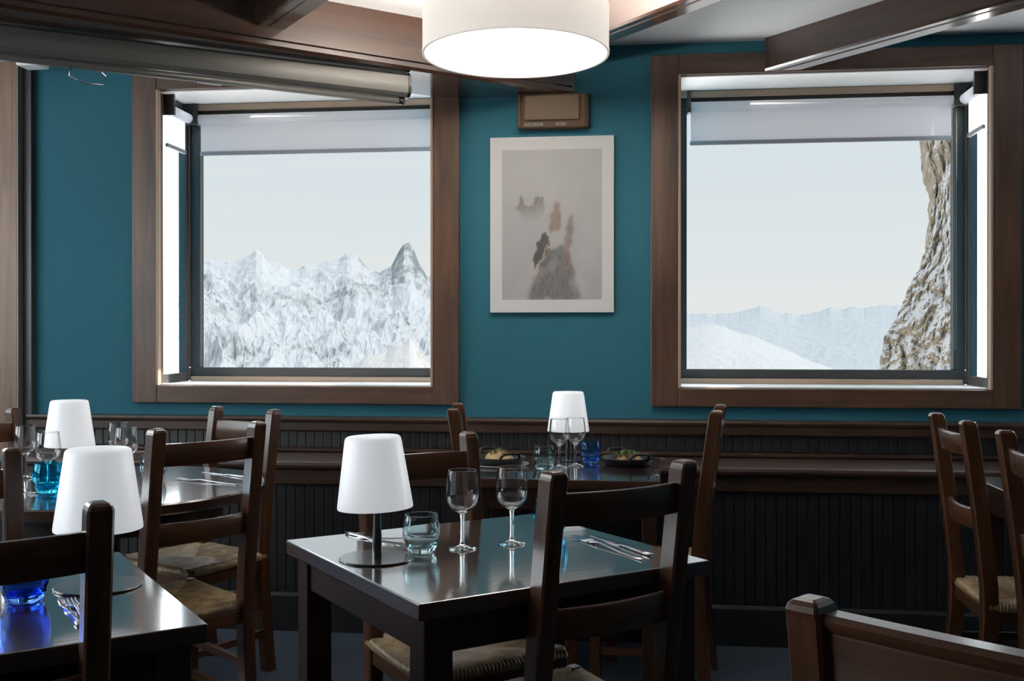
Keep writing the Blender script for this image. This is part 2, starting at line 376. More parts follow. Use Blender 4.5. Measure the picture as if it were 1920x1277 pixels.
# pilaster board at the left end of the wall
pil = thing('wooden_pilaster', 'broad upright pine board with a metal edge at the left end of the wall', 'pilaster', (-3.05, YW-.001, 0))
MB().box(-.30, .150, -.064, 0, 0, CEIL-.001, .004).build('board', M['pilaster'], pil)
MB().box(.1505, .156, -.066, -.001, 0, CEIL-.001).build('metal_edge', M['alu'], pil)
MB().box(.1565, .20, -.03, 0, 0, CEIL-.001).build('dark_strip', M['frame_dark'], pil)  # shaded side of the board, put in as a dark strip
q_ = wpt(62, 119, 2.534)
wb = thing('junction_box', 'small white box fixed to the ceiling beside the pine board', 'junction box', (q_.x, q_.y, CEIL-.001))
MB().box(-.055, .055, -.05, .05, -.05, 0, .008).build('cover', M['white'], wb)
MB().box(-.062, .062, -.057, .057, -.012, -.0005, .003).build('back_plate', M['white'], wb)

# ---- ceiling beams on the diagonal
def beam(label, p, ang, length, width, z0, off=0, name='ceiling_beam', mat='beam_x'):
    # p: a point of the lower right-hand edge, runs along ang for length; width extends to the left of travel
    t = thing(name, label, 'beam', (p[0], p[1], z0), ang, 'dark ceiling beams')
    d = CEIL - z0 - .001
    ch = .010
    pts = [(0, ch), (ch, 0), (width-ch, 0), (width, ch), (width, d), (0, d)]
    MB().loft([[(off, y, z) for y, z in pts], [(off+length, y, z) for y, z in pts]], smooth=False).build('timber', M[mat], t)
    return t
A39 = R(39)
dA = Vector((math.cos(A39), math.sin(A39)))
pA = Vector((-.277, 4.66))
bA = beam('broad dark ceiling beam running above the grey projection screen to the wall', pA - dA*5.2, A39, 5.2 - .0, .38, 2.347)
# trim its end to the wall: build with a slanted end instead
for o in list(bA.children): bpy.data.objects.remove(o)
dz = CEIL - 2.347 - .001; ang = math.tan(R(90)-A39)
def secA(xf): return [(xf(0)-.0, 0, .012), (xf(.012), .012, 0), (xf(.368), .368, 0), (xf(.38), .38, .012), (xf(.38), .38, dz), (xf(0), 0, dz)]
endx = lambda y: 5.2 - y*math.tan(A39) + .015
MB().loft([[(0, y, z) for _, y, z in secA(lambda y: 0)], secA(endx)], smooth=False).build('timber', M['beam_x'], bA)
MB().loft([[(0, y, z) for y, z in ((-.001, .03), (-.010, .034), (-.010, .042), (-.001, .046))], [(5.2, y, z) for y, z in ((-.001, .03), (-.010, .034), (-.010, .042), (-.001, .046))]], smooth=False).build('edge_bead', M['beam_x'], bA)
A129 = R(130.2)
dB = Vector((math.cos(A129), math.sin(A129))); zB = 2.423
def cross_beam(end_r, length, label, w=.115, slant=None):
    # end_r: far end, on the right-hand side seen from the far end looking back to the camera
    t = thing('ceiling_beam', label, 'beam', (end_r[0], end_r[1], zB), A129+PI, 'dark ceiling beams')
    d = CEIL - zB - .001; ch = .008
    f = slant or (lambda y: 0)
    prof = [(0, ch), (ch, 0), (w-ch, 0), (w, ch), (w, d), (0, d)]
    MB().loft([[(f(y), y, z) for y, z in prof], [(length, y, z) for y, z in prof]], smooth=False).build('timber', M['beam_x'], t)
    MB().box(max(f(0), f(w))+.02, length, w*.36, w*.40, -.003, .0005).build('seam_strip', M['beam_x'], t)
    return t
# local y of a beam that runs towards the camera points to its right in the picture
cross_beam((-1.405, 3.752), 4.6, 'dark beam with a shiny underside meeting the broad beam at the upper left')
cross_beam((-.52, 4.46), 5.2, 'ceiling beam half hidden behind the white drum lamp')
cross_beam((.553, 4.655), 4.9, 'dark beam with a bright underside above the right window', .125, lambda y: y*math.tan(R(40.2))*-1 + .02)
sb = thing('ceiling_beam', 'short beam stub between the projection screen and the left window', 'beam', (-2.07, 4.66, zB), A129+PI, 'dark ceiling beams')
MB().box(.12, .82, 0, .115, 0, CEIL-zB-.001, .006).build('timber', M['beam_x'], sb)

# ---- projection screen case
pS0, pS1 = Vector((-2.95, 2.86)), Vector((-.94, 4.215)); dS = (pS1-pS0)
sc = thing('projection_screen', 'rolled-up projection screen in a long grey metal case under the beam', 'projection screen', (pS0.x, pS0.y, 2.29), math.atan2(dS.y, dS.x))
Ls = dS.length
prof = [(-.040, .012), (-.036, .040), (-.02, .052), (.02, .052), (.038, .04), (.042, 0), (.038, -.03), (.02, -.043), (-.02, -.043), (-.037, -.03), (-.041, -.008)]
MB().loft([[(0, y, z) for y, z in prof], [(Ls, y, z) for y, z in prof]]).build('case', M['alu'], sc, sharp=35)
MB().loft([[(Ls+.0005, y*1.08, z*1.06) for y, z in prof], [(Ls+.012, y*1.08, z*1.06) for y, z in prof]]).build('end_cap', M['black'], sc, sharp=35)
MB().tube([(0, .0, -.058), (Ls-.03, .0, -.058)], .0135, 14).build('weight_bar', M['alu'], sc)
MB().tube([(Ls-.029, .0, -.058), (Ls-.005, .0, -.058)], .015, 14).build('bar_cap', M['black'], sc)
q = 1.20
MB().tube([(q-.05, -.012, -.066), (q-.055, -.012, -.10), (q+.0, -.006, -.122), (q+.06, -.0, -.118), (q+.07, .004, -.085), (q+.05, .004, -.066)], .0028, 8).build('pull_loop', M['steel'], sc)

# ---- drum lamp
DZ = 2.172
dl = thing('drum_lamp', 'large white fabric drum lamp hanging from the ceiling', 'ceiling lamp', (*c2w(7/1950*3.36, 3.36, DZ)[:2], DZ))
r = .30
MB().lathe([(r, .004), (r, .148), (r-.004, .150), (r-.004, .004)], 96).build('fabric_shade', M['drum'], dl, sharp=40)
MB().lathe([(r+.0015, -.002), (r+.0015, .008), (r-.006, .008), (r-.006, -.002), (r+.0015, -.002)], 96).build('rim', M['drum'], dl, sharp=40)
MB().lathe([(0, .010), (r-.0065, .010), (r-.0065, .004), (0, .004)], 96).build('diffuser', M['diffuser'], dl, sharp=40)
MB().lathe([(0, .10), (.012, .10), (.012, CEIL-DZ-.03), (0, CEIL-DZ-.03)], 16).build('rod', M['steel'], dl)
MB().lathe([(0, CEIL-DZ-.03), (.06, CEIL-DZ-.028), (.06, CEIL-DZ-.001), (0, CEIL-DZ-.001)], 32).build('ceiling_rose', M['white'], dl, sharp=40)
MB().box(-r+.005, r-.005, -.006, .006, .110, .116).build('spreader', M['steel'], dl)
ld = bpy.data.lights.new('bulb', 'POINT'); ld.energy = 95; ld.color = (1, .90, .79); ld.shadow_soft_size = .06
lo = bpy.data.objects.new('bulb', ld); C.objects.link(lo); lo.parent = dl; lo.location = (.08, .05, .075)

# ---- emergency light and framed print on the teal wall
em = thing('emergency_light', 'brownish emergency light box above the framed mountain print', 'emergency light', (-.359, YW-.001, 2.192))
M['em'] = principled('aged_beige_plastic', (.10, .062, .036), .6, Specular_IOR_Level=.2); M['em2'] = principled('yellowed_diffuser', (.17, .125, .085), .7, Specular_IOR_Level=.1)
MB().box(-.159, .159, -.055, 0, 0, .155, .008).build('housing', M['em'], em)
MB().box(-.125, .118, -.067, -.0555, .034, .145, .005).build('diffuser', M['em2'], em)
for sx in (-.150, .138): MB().box(sx-.007, sx+.007, -.062, -.0555, .006, .150, .003).build('end_strip', M['em'], em)
M['label'] = principled('grey_label', (.24, .22, .19), .5); M['ink'] = principled('dark_label_ink', (.04, .035, .03), .6)
for a, b in ((-.128, -.046), (.012, .056)):
    lb = MB().box(a, b, -.0562, -.0552, .010, .023).build('sticker', M['label'], em)
    mb = MB(); x = a+.006
    while x < b-.008:
        w = random.choice((.004, .006, .008)); mb.box(x, min(x+w, b-.004), -.0566, -.0563, .013, .020); x += w+.0035
    mb.build('print', M['ink'], lb)

def perlin(x, y, seed=0):
    xi, yi = np.floor(x).astype(int), np.floor(y).astype(int); xf, yf = x-xi, y-yi
    g = np.random.default_rng(seed).random((256, 256))*2*PI
    def gr(ix, iy, dx, dy): a = g[ix % 256, iy % 256]; return np.cos(a)*dx + np.sin(a)*dy
    u, v = xf**3*(xf*(xf*6-15)+10), yf**3*(yf*(yf*6-15)+10)
    a = gr(xi, yi, xf, yf)*(1-u) + gr(xi+1, yi, xf-1, yf)*u
    b = gr(xi, yi+1, xf, yf-1)*(1-u) + gr(xi+1, yi+1, xf-1, yf-1)*u
    return (a*(1-v) + b*v)*1.5
def fbm(x, y, o=5, seed=0, ridged=False, gain=.5):
    t = 0; a = 1; s = 0
    for k in range(o):
        n_ = perlin(x*2**k, y*2**k, seed+k); n_ = 1-2*np.abs(n_) if ridged else n_
        t = t + n_*a; s += a; a *= gain
    return t/s

fp = thing('framed_print', 'white framed photograph of rock spires rising out of fog', 'picture', (-.368, YW-.001, 1.37))
pw, ph = .557, .790
MB().box(-pw/2, pw/2, -.022, 0, 0, ph, .002).build('mount', principled('white_mount', (.80, .78, .76), .6), fp)
# flat print: colours per vertex of a fine grid
nu, nv = 150, 220
u, v = np.meshgrid(np.linspace(0, 1, nu), np.linspace(0, 1, nv))          # v up
def inside(poly, jit=.022, seed=3):
    uu = u + fbm(u*14, v*14, 4, seed)*jit*2; vv = v + fbm(u*14+9, v*14, 4, seed+9)*jit*2
    res = np.zeros(u.shape, bool); k = len(poly)
    for i in range(k):
        (x1, y1), (x2, y2) = poly[i], poly[(i+1) % k]
        cnd = ((y1 > vv) != (y2 > vv)) & (uu < (x2-x1)*(vv-y1)/((y2-y1)+1e-9)+x1); res ^= cnd
    return res
def soft(mask, it):
    m_ = mask.astype(float)
    for _ in range(it):
        p = np.pad(m_, 1, 'edge'); m_ = (p[1:-1, 1:-1]*2 + p[:-2, 1:-1] + p[2:, 1:-1] + p[1:-1, :-2] + p[1:-1, 2:])/6
    return m_
fog = .47 + .035*fbm(u*3, v*4, 4, 21) + .05*(v-.5)
img = np.stack([fog*1.0, fog*.975, fog*.965], -1)
def paint(mask, col, op):
    global img
    a = (mask*op)[..., None]; img = img*(1-a) + np.array(col)*a
grain = .5 + .5*fbm(u*26+v*6, v*12, 5, 40, True)
low = soft(inside([(.27, 0), (.30, .12), (.36, .2), (.42, .28), (.52, .35), (.66, .40), (.74, .3), (.80, .15), (.86, 0)]), 6)
def rock(d, l): return np.stack([d[i] + (l[i]-d[i])*grain for i in range(3)], -1)
def paintrock(poly, d, l, op, blur=1, fade=None):
    global img
    a = soft(inside(poly), blur)*op
    if fade is not None: a = a*fade
    img = img*(1-a[..., None]) + rock(d, l)*a[..., None]
paintrock([(.27, 0), (.30, .12), (.36, .2), (.46, .30), (.60, .37), (.70, .30), (.74, .12), (.80, 0)], (.03, .029, .028), (.20, .19, .185), .92, 14)
paintrock([(.53, .60), (.555, .72), (.575, .78), (.60, .72), (.615, .60)], (.33, .30, .28), (.50, .47, .45), .45, 5)
paintrock([(.46, .45), (.49, .56), (.53, .645), (.575, .65), (.60, .56), (.59, .46)], (.05, .036, .03), (.32, .225, .175), .85, 6)
paintrock([(.60, .20), (.63, .38), (.655, .50), (.67, .575), (.715, .565), (.72, .50), (.69, .36), (.67, .22)], (.05, .038, .03), (.32, .23, .18), .8, 6)
paintrock([(.31, .20), (.345, .36), (.385, .42), (.45, .44), (.475, .38), (.46, .31), (.42, .28)], (.012, .012, .012), (.07, .065, .06), .95, 1)
paintrock([(.37, .21), (.42, .28), (.47, .325), (.52, .31), (.54, .26), (.50, .21)], (.02, .02, .02), (.16, .155, .15), .85, 2)
paintrock([(.27, 0), (.30, .10), (.37, .20), (.43, .28), (.475, .40), (.47, .42), (.42, .31), (.36, .22), (.285, .10)], (.25, .16, .12), (.55, .40, .32), .7, 1)
paintrock([(.14, .60), (.17, .66), (.205, .69), (.235, .63), (.285, .61), (.33, .64), (.35, .69), (.415, .68), (.43, .62), (.40, .55), (.32, .52), (.24, .54)], (.05, .046, .043), (.26, .235, .21), .95, 3, np.clip((v-.52)/.12, 0, 1))
fg = np.clip(fbm(u*3.2+4, v*3.6, 5, 77)*1.3 - .22 + np.clip((u-.66)*1.8, 0, .8)*np.clip(1.2-2.2*np.abs(v-.25), 0, 1), 0, .8)
img = img*(1-fg[..., None]) + np.array((.52, .515, .51))*fg[..., None]
mx0, mz0 = .054, .058
verts = [(-pw/2+mx0+(pw-2*mx0)*float(a), -.0224, mz0+(ph-2*mz0)*float(b)) for a, b in zip(u.ravel(), v.ravel())]
faces = [(j*nu+i, j*nu+i+1, (j+1)*nu+i+1, (j+1)*nu+i) for j in range(nv-1) for i in range(nu-1)]
m = bpy.data.meshes.new('photo_print'); m.from_pydata(verts, [], faces)
ca = m.color_attributes.new('print', 'FLOAT_COLOR', 'POINT')
ca.data.foreach_set('color', np.concatenate([img.reshape(-1, 3), np.ones((nu*nv, 1))], 1).astype(np.float32).ravel())
pm = principled('photo_print', (.5, .5, .5), .5); at = pm.node_tree.nodes.new('ShaderNodeVertexColor'); at.layer_name = 'print'
pm.node_tree.links.new(at.outputs[0], pm.node_tree.nodes['Principled BSDF'].inputs['Base Color']); m.materials.append(pm)
link('photo_print', m, fp)

# ---------------------------------------------------------------- mountains outside
def snow_rock(name, rock, snow, nscale, thr=.62, width=.16, nmix=.8, low=0, lscale=.005, stretch=(1,1,1)):
    m = principled(name, rock, .85, Specular_IOR_Level=.1); t = m.node_tree; b = t.nodes['Principled BSDF']; L = t.links.new
    g = t.nodes.new('ShaderNodeNewGeometry'); s = t.nodes.new('ShaderNodeSeparateXYZ'); L(g.outputs['Normal'], s.inputs[0])
    c = t.nodes.new('ShaderNodeTexCoord'); n1 = t.nodes.new('ShaderNodeTexNoise'); n1.inputs['Scale'].default_value = nscale; n1.inputs['Detail'].default_value = 9; n1.inputs['Roughness'].default_value = .68
    mpg = t.nodes.new('ShaderNodeMapping'); mpg.inputs['Scale'].default_value = stretch; L(c.outputs['Object'], mpg.inputs[0]); L(mpg.outputs[0], n1.inputs[0])
    a = t.nodes.new('ShaderNodeMath'); a.operation = 'MULTIPLY_ADD'; a.inputs[1].default_value = nmix; L(n1.outputs[0], a.inputs[0]); L(s.outputs[2], a.inputs[2])
    n3 = t.nodes.new('ShaderNodeTexNoise'); n3.inputs['Scale'].default_value = lscale; n3.inputs['Detail'].default_value = 4; L(mpg.outputs[0], n3.inputs[0])
    a2 = t.nodes.new('ShaderNodeMath'); a2.operation = 'MULTIPLY_ADD'; a2.inputs[1].default_value = low; L(n3.outputs[0], a2.inputs[0]); L(a.outputs[0], a2.inputs[2])
    r = t.nodes.new('ShaderNodeMapRange'); r.inputs[1].default_value = thr+low*.5-width; r.inputs[2].default_value = thr+low*.5+width; L(a2.outputs[0], r.inputs[0])
    n2 = t.nodes.new('ShaderNodeTexNoise'); n2.inputs['Scale'].default_value = nscale*3; n2.inputs['Detail'].default_value = 6; L(c.outputs['Object'], n2.inputs[0])
    rr = t.nodes.new('ShaderNodeValToRGB'); rr.color_ramp.elements[0].position = .3; rr.color_ramp.elements[1].position = .7
    rr.color_ramp.elements[0].color = (*[k*.6 for k in rock], 1); rr.color_ramp.elements[1].color = (*[min(1, k*1.25) for k in rock], 1); L(n2.outputs[0], rr.inputs[0])
    x = t.nodes.new('ShaderNodeMixRGB'); x.inputs[2].default_value = (*snow, 1); L(r.outputs[0], x.inputs[0]); L(rr.outputs[0], x.inputs[1])
    L(x.outputs[0], b.inputs['Base Color']); return m
def rangemesh(name, sil, Zr, Zn, e_bot, mat, label, nu=260, nv=110, amp=.02, seed=1, fr=9.0, jag=.0016, power=.8, keep=7):
    """ridge given as (pixel x, pixel y) silhouette at distance Zr, falling towards the viewer to distance Zn"""
    xs = np.linspace(sil[0][0], sil[-1][0], nu); ys = np.interp(xs, [p[0] for p in sil], [p[1] for p in sil])
    a = (xs-960)/FPX; er = (Y0-ys)/FPX + jag*fbm(xs*.06, xs*0+.3, 4, seed+50)
    t = np.linspace(0, 1.25, nv)                      # beyond 1: the far side of the ridge
    k_ = max(5, nu//14); ker = np.hanning(2*k_+1); ker /= ker.sum()
    es = np.convolve(np.pad(er, k_, 'edge'), ker, 'valid')
    A, T = np.meshgrid(a, t); E = np.meshgrid(es, t)[0] + np.meshgrid(er-es, t)[0]*np.minimum(T, 1)**keep
    Z = Zn + (Zr-Zn)*np.minimum(T, 1) + (Zr-Zn)*.5*np.maximum(T-1, 0)
    g_ = np.where(T <= 1, np.minimum(T, 1)**power, 1 - (T-1)*2.2)
    wp = fbm(A*fr*1.1, T*1.5, 3, seed+3)*.5; nn = fbm(A*fr*1.7 + T*2.3 + wp, T*fr*.42 - A*fr*.6 + wp, 7, seed, True, .43); n2 = fbm(A*fr*7 - T*3, T*fr*2.6 + A*fr*3, 6, seed+7, True)
    env = np.clip(1.0-T, 0, 1)**.5*np.clip(T*4, .3, 1)
    elev = e_bot + (E-e_bot)*g_ + amp*(nn-.35)*env + amp*.16*(n2-.3)*env
    Z2 = Z + (Zr-Zn)*.10*nn*env
    X = A*Z2; zz = H + elev*Z2
    wx, wy = X*cc-Z2*ss, X*ss+Z2*cc
    org = Vector((float(wx.mean()), float(wy.mean()), float(zz.min())))
    vs = np.stack([wx-org.x, wy-org.y, zz-org.z], -1).reshape(-1, 3)
    fs = [(j*nu+i, j*nu+i+1, (j+1)*nu+i+1, (j+1)*nu+i) for j in range(nv-1) for i in range(nu-1)]
    m = bpy.data.meshes.new(name); m.from_pydata(vs.tolist(), [], fs); m.materials.append(mat)
    return tag(link(name, m, None, org), label, 'mountain')
sil = [(-250, 560), (-60, 500), (120, 520), (260, 470), (330, 505), (377, 487), (395, 486), (408, 491), (440, 491), (466, 481), (480, 470), (492, 474), (502, 489), (522, 495), (545, 507), (560, 505), (585, 497), (610, 492), (636, 486), (650, 474), (660, 472), (672, 482), (690, 503), (712, 511), (722, 503), (734, 497), (746, 474), (757, 458), (766, 455), (776, 468), (783, 488), (793, 505), (800, 520), (812, 519), (830, 510), (880, 540), (980, 500), (1100, 560)]
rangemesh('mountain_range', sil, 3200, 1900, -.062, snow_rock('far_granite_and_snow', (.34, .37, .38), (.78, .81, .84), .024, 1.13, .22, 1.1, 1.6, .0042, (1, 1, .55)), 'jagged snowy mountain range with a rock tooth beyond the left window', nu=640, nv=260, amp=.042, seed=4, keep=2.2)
rangemesh('rock_ridge', [(560, 720), (640, 700), (660, 690), (690, 668), (706, 662), (722, 664), (740, 650), (756, 646), (768, 634), (778, 640), (790, 662), (806, 686), (830, 700), (900, 760)], 1300, 1000, -.09, snow_rock('warm_granite', (.44, .37, .30), (.86, .84, .82), .05, 1.15, .16, 1.4), 'low sunlit rock ridge at the lower right of the left window', nu=160, nv=70, amp=.014, seed=15, fr=16)
hz1 = snow_rock('distant_haze_tinted_slopes', (.42, .50, .56), (.66, .71, .75), .004, 1.15, .25, 1.2)  # aerial haze is mixed into these pale blue rock and snow colours
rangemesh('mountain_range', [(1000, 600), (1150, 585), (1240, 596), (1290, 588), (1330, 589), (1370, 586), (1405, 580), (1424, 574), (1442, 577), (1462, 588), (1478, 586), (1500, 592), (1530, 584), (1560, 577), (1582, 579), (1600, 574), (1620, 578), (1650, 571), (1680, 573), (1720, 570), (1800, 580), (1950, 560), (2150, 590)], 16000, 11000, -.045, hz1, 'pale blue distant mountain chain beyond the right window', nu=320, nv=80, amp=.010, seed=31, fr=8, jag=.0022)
rangemesh('snowy_hill', [(1040, 640), (1180, 628), (1290, 612), (1340, 606), (1380, 622), (1420, 632), (1470, 655), (1520, 676), (1570, 694), (1640, 715), (1750, 740)], 8500, 6000, -.075, snow_rock('haze_tinted_snow_slopes', (.44, .50, .54), (.78, .80, .81), .006, 1.0, .2, 1.0), 'snowy slopes below the distant chain at the lower left of the right window', nu=200, nv=80, amp=.010, seed=44, fr=9)  # paleness of distance haze is put into this rock and snow
# near cliff
clf = [(190, 1728), (250, 1737), (270, 1745), (300, 1749), (340, 1746), (390, 1742), (430, 1735), (470, 1728), (487, 1716), (510, 1702), (545, 1694), (575, 1683), (600, 1670), (625, 1658), (645, 1655), (690, 1650), (760, 1630), (900, 1600)]
nv_, nu_ = 230, 130; ys = np.linspace(60, 900, nv_); xs = np.interp(ys, [p[0] for p in clf], [p[1] for p in clf])
Uc = np.linspace(0, 1, nu_)
Yp, Ug = np.meshgrid(ys, Uc, indexing='ij'); Xs = np.meshgrid(xs, Uc, indexing='ij')[0]
nz1 = fbm(Yp*.012+Ug*1.5, Ug*3.2-Yp*.008, 6, 60, True); nz2 = fbm(Yp*.05, Ug*9, 5, 70)
Zc = 95 - 14*Ug**1.1 + (nz1-.3)*2.6*np.clip(Ug*8, 0.15, 1) + nz2*.9      # comes nearer towards the right
ac = (Xs-960)/FPX*(1-Ug) + (1806-960)/FPX*Ug + (nz1*.004+nz2*.003)*(1-np.clip(Ug*5, 0, 1))
Xc = ac*Zc; zc = H + (Y0-Yp)/FPX*82
wx, wy = Xc*cc-Zc*ss, Xc*ss+Zc*cc
vs = np.stack([wx, wy, zc], -1)
back = np.stack([wx[:, ::-1]+2.0, wy[:, ::-1]+9, zc[:, ::-1]-1], -1)      # far side of the rock
allv = np.concatenate([vs, back], 1); nn_ = 2*nu_
org = Vector((40, 80, -12)); flat = allv.reshape(-1, 3) - np.array(org)
fs = [(j*nn_+i, j*nn_+(i+1) % nn_, (j+1)*nn_+(i+1) % nn_, (j+1)*nn_+i) for j in range(nv_-1) for i in range(nn_)]
m = bpy.data.meshes.new('rock_cliff'); m.from_pydata(flat.tolist(), [], fs)
m.materials.append(snow_rock('ochre_cliff_and_snow', (.50, .43, .33), (.88, .89, .90), .45, .62, .09, 1.3, 1.6, .11, (1, 1, .45)))
bm = bmesh.new(); bm.from_mesh(m); bmesh.ops.recalc_face_normals(bm, faces=bm.faces[:]); bm.to_mesh(m); bm.free()
tag(link('rock_cliff', m, None, org), 'steep snow-streaked ochre cliff at the right edge of the right window', 'cliff')

# ---------------------------------------------------------------- chairs
def rrect(cx, cy, z, a, b, ch): # chamfered rectangle section
    return [(cx-a+ch, cy-b, z), (cx+a-ch, cy-b, z), (cx+a, cy-b+ch, z), (cx+a, cy+b-ch, z), (cx+a-ch, cy+b, z), (cx-a+ch, cy+b, z), (cx-a, cy+b-ch, z), (cx-a, cy-b+ch, z)]
def post_y(z): # bent rear post: foot kicks back, straight at the seat, top leans back
    if z < .45: return -.17 - .035*((.45-z)/.45)**1.6
    return -.17 - .065*((z-.45)/.55)**1.25
def make_chair(kind, label, loc, rz):
    t = thing('ladderback_chair', label, 'chair', loc, rz, 'ladderback chairs with rush seats')
    top = {'plain': 1.005, 'moulded': .985, 'wide': .985}[kind]
    hx, pa, pb = .165, .0205, .0235
    for sx in (-1, 1):
        zs = list(np.linspace(0.0, top-.018, 13)); secs = [rrect(0, post_y(z), z, pa, pb, .004) for z in zs]
        for dz, k in ((-.012, .97), (-.006, .88), (-.002, .70), (0, .45)):
            secs.append(rrect(0, post_y(top), top+dz, pa*k, pb*k, .004*k))
        MB().loft(secs, smooth=False).build('rear_post', M['chair_z'], t, (sx*hx, 0, 0))
    for sx in (-1, 1):
        secs = [rrect(0, 0, z, .0195, .0195, .004) for z in (0, .2, .44)] + [rrect(0, 0, .452, .018, .018, .005), rrect(0, 0, .459, .013, .013, .004)]
        MB().loft(secs, smooth=False).build('front_leg', M['chair_z'], t, (sx*.19, .185, 0))
    def slat(name, z0, z1, bow, th=.009, mould=False, hh=.1445):
        secs = []
        for q in np.linspace(-1, 1, 11):
            x = q*hh; zm = (z0+z1)/2; y = post_y(zm) - bow*(1-q*q) + .002; l = (post_y(z1)-post_y(z0))/2
            if mould:
                o = [(-th, z0), (-th-.003, z0+.006), (-th, z0+.014), (-th+.002, z0+.017), (-th+.001, z1-.024), (-th+.002, z1-.020), (-th-.004, z1-.014), (-th-.005, z1-.006), (-th+.001, z1), (th-.001, z1), (th, z1-.004), (th, z0+.003), (th-.002, z0)]
            else:
                o = [(-th, z0+.003), (-th, z1-.004), (-th+.003, z1), (th-.003, z1), (th, z1-.004), (th, z0+.003), (th-.002, z0), (-th+.002, z0)]
            secs.append([(x, y + a + l*((z-zm)/((z1-z0)/2)), z) for a, z in o])
        MB().loft(secs).build(name, M['chair_x'], t, sharp=40)
    if kind == 'plain':
        slat('top_rail', .893, .958, .022); slat('slat', .664, .727, .022)
    elif kind == 'moulded':
        slat('top_rail', .858, .930, .012, .010, True); slat('slat', .66, .72, .012, .009, True)
    else:
        slat('top_rail', .860, .972, .004, .013, True); slat('slat', .60, .70, .004, .010, True)
    # seat rails, stretchers
    MB().box(-.1705, .1705, .176, .196, .385, .428, .004).build('seat_rail', M['chair_x'], t)
    MB().box(-.1445, .1445, -.181, -.160, .385, .428, .004).build('seat_rail', M['chair_x'], t)
    for sx in (-1, 1):
        b0, b1 = (sx*.168, -.1455), (sx*.188, .1655)
        for nm, z0, z1, th in (('seat_rail', .385, .428, .010), ('stretcher', .135, .160, .009), ('stretcher', .245, .268, .009)):
            yb = -.1465 if z0 > .3 else post_y(z0)+.0245
            MB().loft([[(x-th, y, z0), (x+th, y, z0), (x+th, y, z1), (x-th, y, z1)] for x, y in ((b0[0], yb), b1)], smooth=False).build(nm, M['chair_y'], t)
    MB().box(-.1705, .1705, .177, .193, .20, .225, .003).build('stretcher', M['chair_x'], t)
    # rush seat: strands at right angles to each rail, meeting on the diagonals
    mb = MB(); zt = .452
    cor = [(-.182, -.176), (.182, -.176), (.206, .201), (-.206, .201)]; cen = (0, .008)
    def sag(x, y): return .010*max(0, 1-max(abs(x)/.2, abs(y)/.19))
    for s in range(4):
        p, q = Vector(cor[s]), Vector(cor[(s+1) % 4]); c0 = Vector(cen); N = 38
        for k in range(N):
            f0, f1, fm = k/N, (k+1)/N, (k+.5)/N
            def inner(f): # along the diagonals towards the centre
                return p.lerp(c0, min(1, 2*f)) if f <= .5 else q.lerp(c0, min(1, 2*(1-f)))
            w_ = rng.uniform(-.0008, .0008)
            rows = []
            for f, hgt in ((f0, 0), (fm, .0052+w_), (f1, 0)):
                e = p.lerp(q, f); i_ = inner(f); nrm = (e-c0).normalized()
                pts = [(e.x, e.y, .426), (e.x + nrm.x*(.004+hgt), e.y + nrm.y*(.004+hgt), .437), (e.x + nrm.x*.002, e.y+nrm.y*.002, zt-.006+hgt)]
                for a in (.06, .5, 1):
                    m_ = e.lerp(i_, a); pts.append((m_.x, m_.y, zt - sag(m_.x, m_.y) + hgt*(1 if a < 1 else .6)))
                rows.append(pts)
            mb.loft(rows, caps=False, closed=False)
    mb.add([(c[0]*.99, c[1]*.99, .426) for c in cor], [(3, 2, 1, 0)])
    o = mb.build('rush_seat', M['rush'], t); o['label'] = 'woven straw-coloured rush seat'
    return t
def chair_at(mid, fdeg, kind, label, proto={}):
    a = R(fdeg); loc = (mid[0]+.235*math.cos(a), mid[1]+.235*math.sin(a), 0.0); rz = a-PI/2
    if kind not in proto:
        proto[kind] = make_chair(kind, label, loc, rz); return proto[kind]
    return dup(proto[kind], label, loc, rz)
def mid(post, lat): return (post[0]+.165*math.cos(R(lat)), post[1]+.165*math.sin(R(lat)))
chair_at((-.025, 2.086), 129.5, 'plain', 'dark wooden ladderback chair in front of the central square table, back to us')
chair_at((-1.23, 2.904), 144.6, 'plain', 'ladderback chair between the round table and the lower-left table, rush seat showing')
chair_at((-.955, 1.426), 129, 'plain', 'dark ladderback chair nearest us at the lower left, hiding the white lamp')
chair_at((-1.549, 2.135), 309, 'plain', 'ladderback chair cut by the left edge behind the blue tumbler')
chair_at((1.013, 3.485), 0, 'plain', 'ladderback chair with orange-lit slats facing the table at the right edge')
chair_at((1.013, 2.83), 0, 'plain', 'ladderback chair cut by the right edge of the picture')
chair_at((.304, 3.842), 173, 'plain', 'ladderback chair seen edge-on right of the table with the food pans')
chair_at((-.662, 3.84), 6.6, 'plain', 'ladderback chair seen edge-on left of the table with the food pans')
chair_at(mid((-.482, 2.998), 180+39), -51, 'moulded', 'chair with a grooved top rail behind the central table lamp')
chair_at((-1.506, 3.905), 242, 'moulded', 'chair with a grooved top rail by the wall below the left window')
chair_at(mid((-2.396, 3.783), 180+64), -26, 'moulded', 'chair with a grooved top rail at the far left, beside the pine board')
chair_at(mid((.185, 1.128), -39.4), 50.6, 'wide', 'chair with a broad glossy grooved rail at the lower right corner')

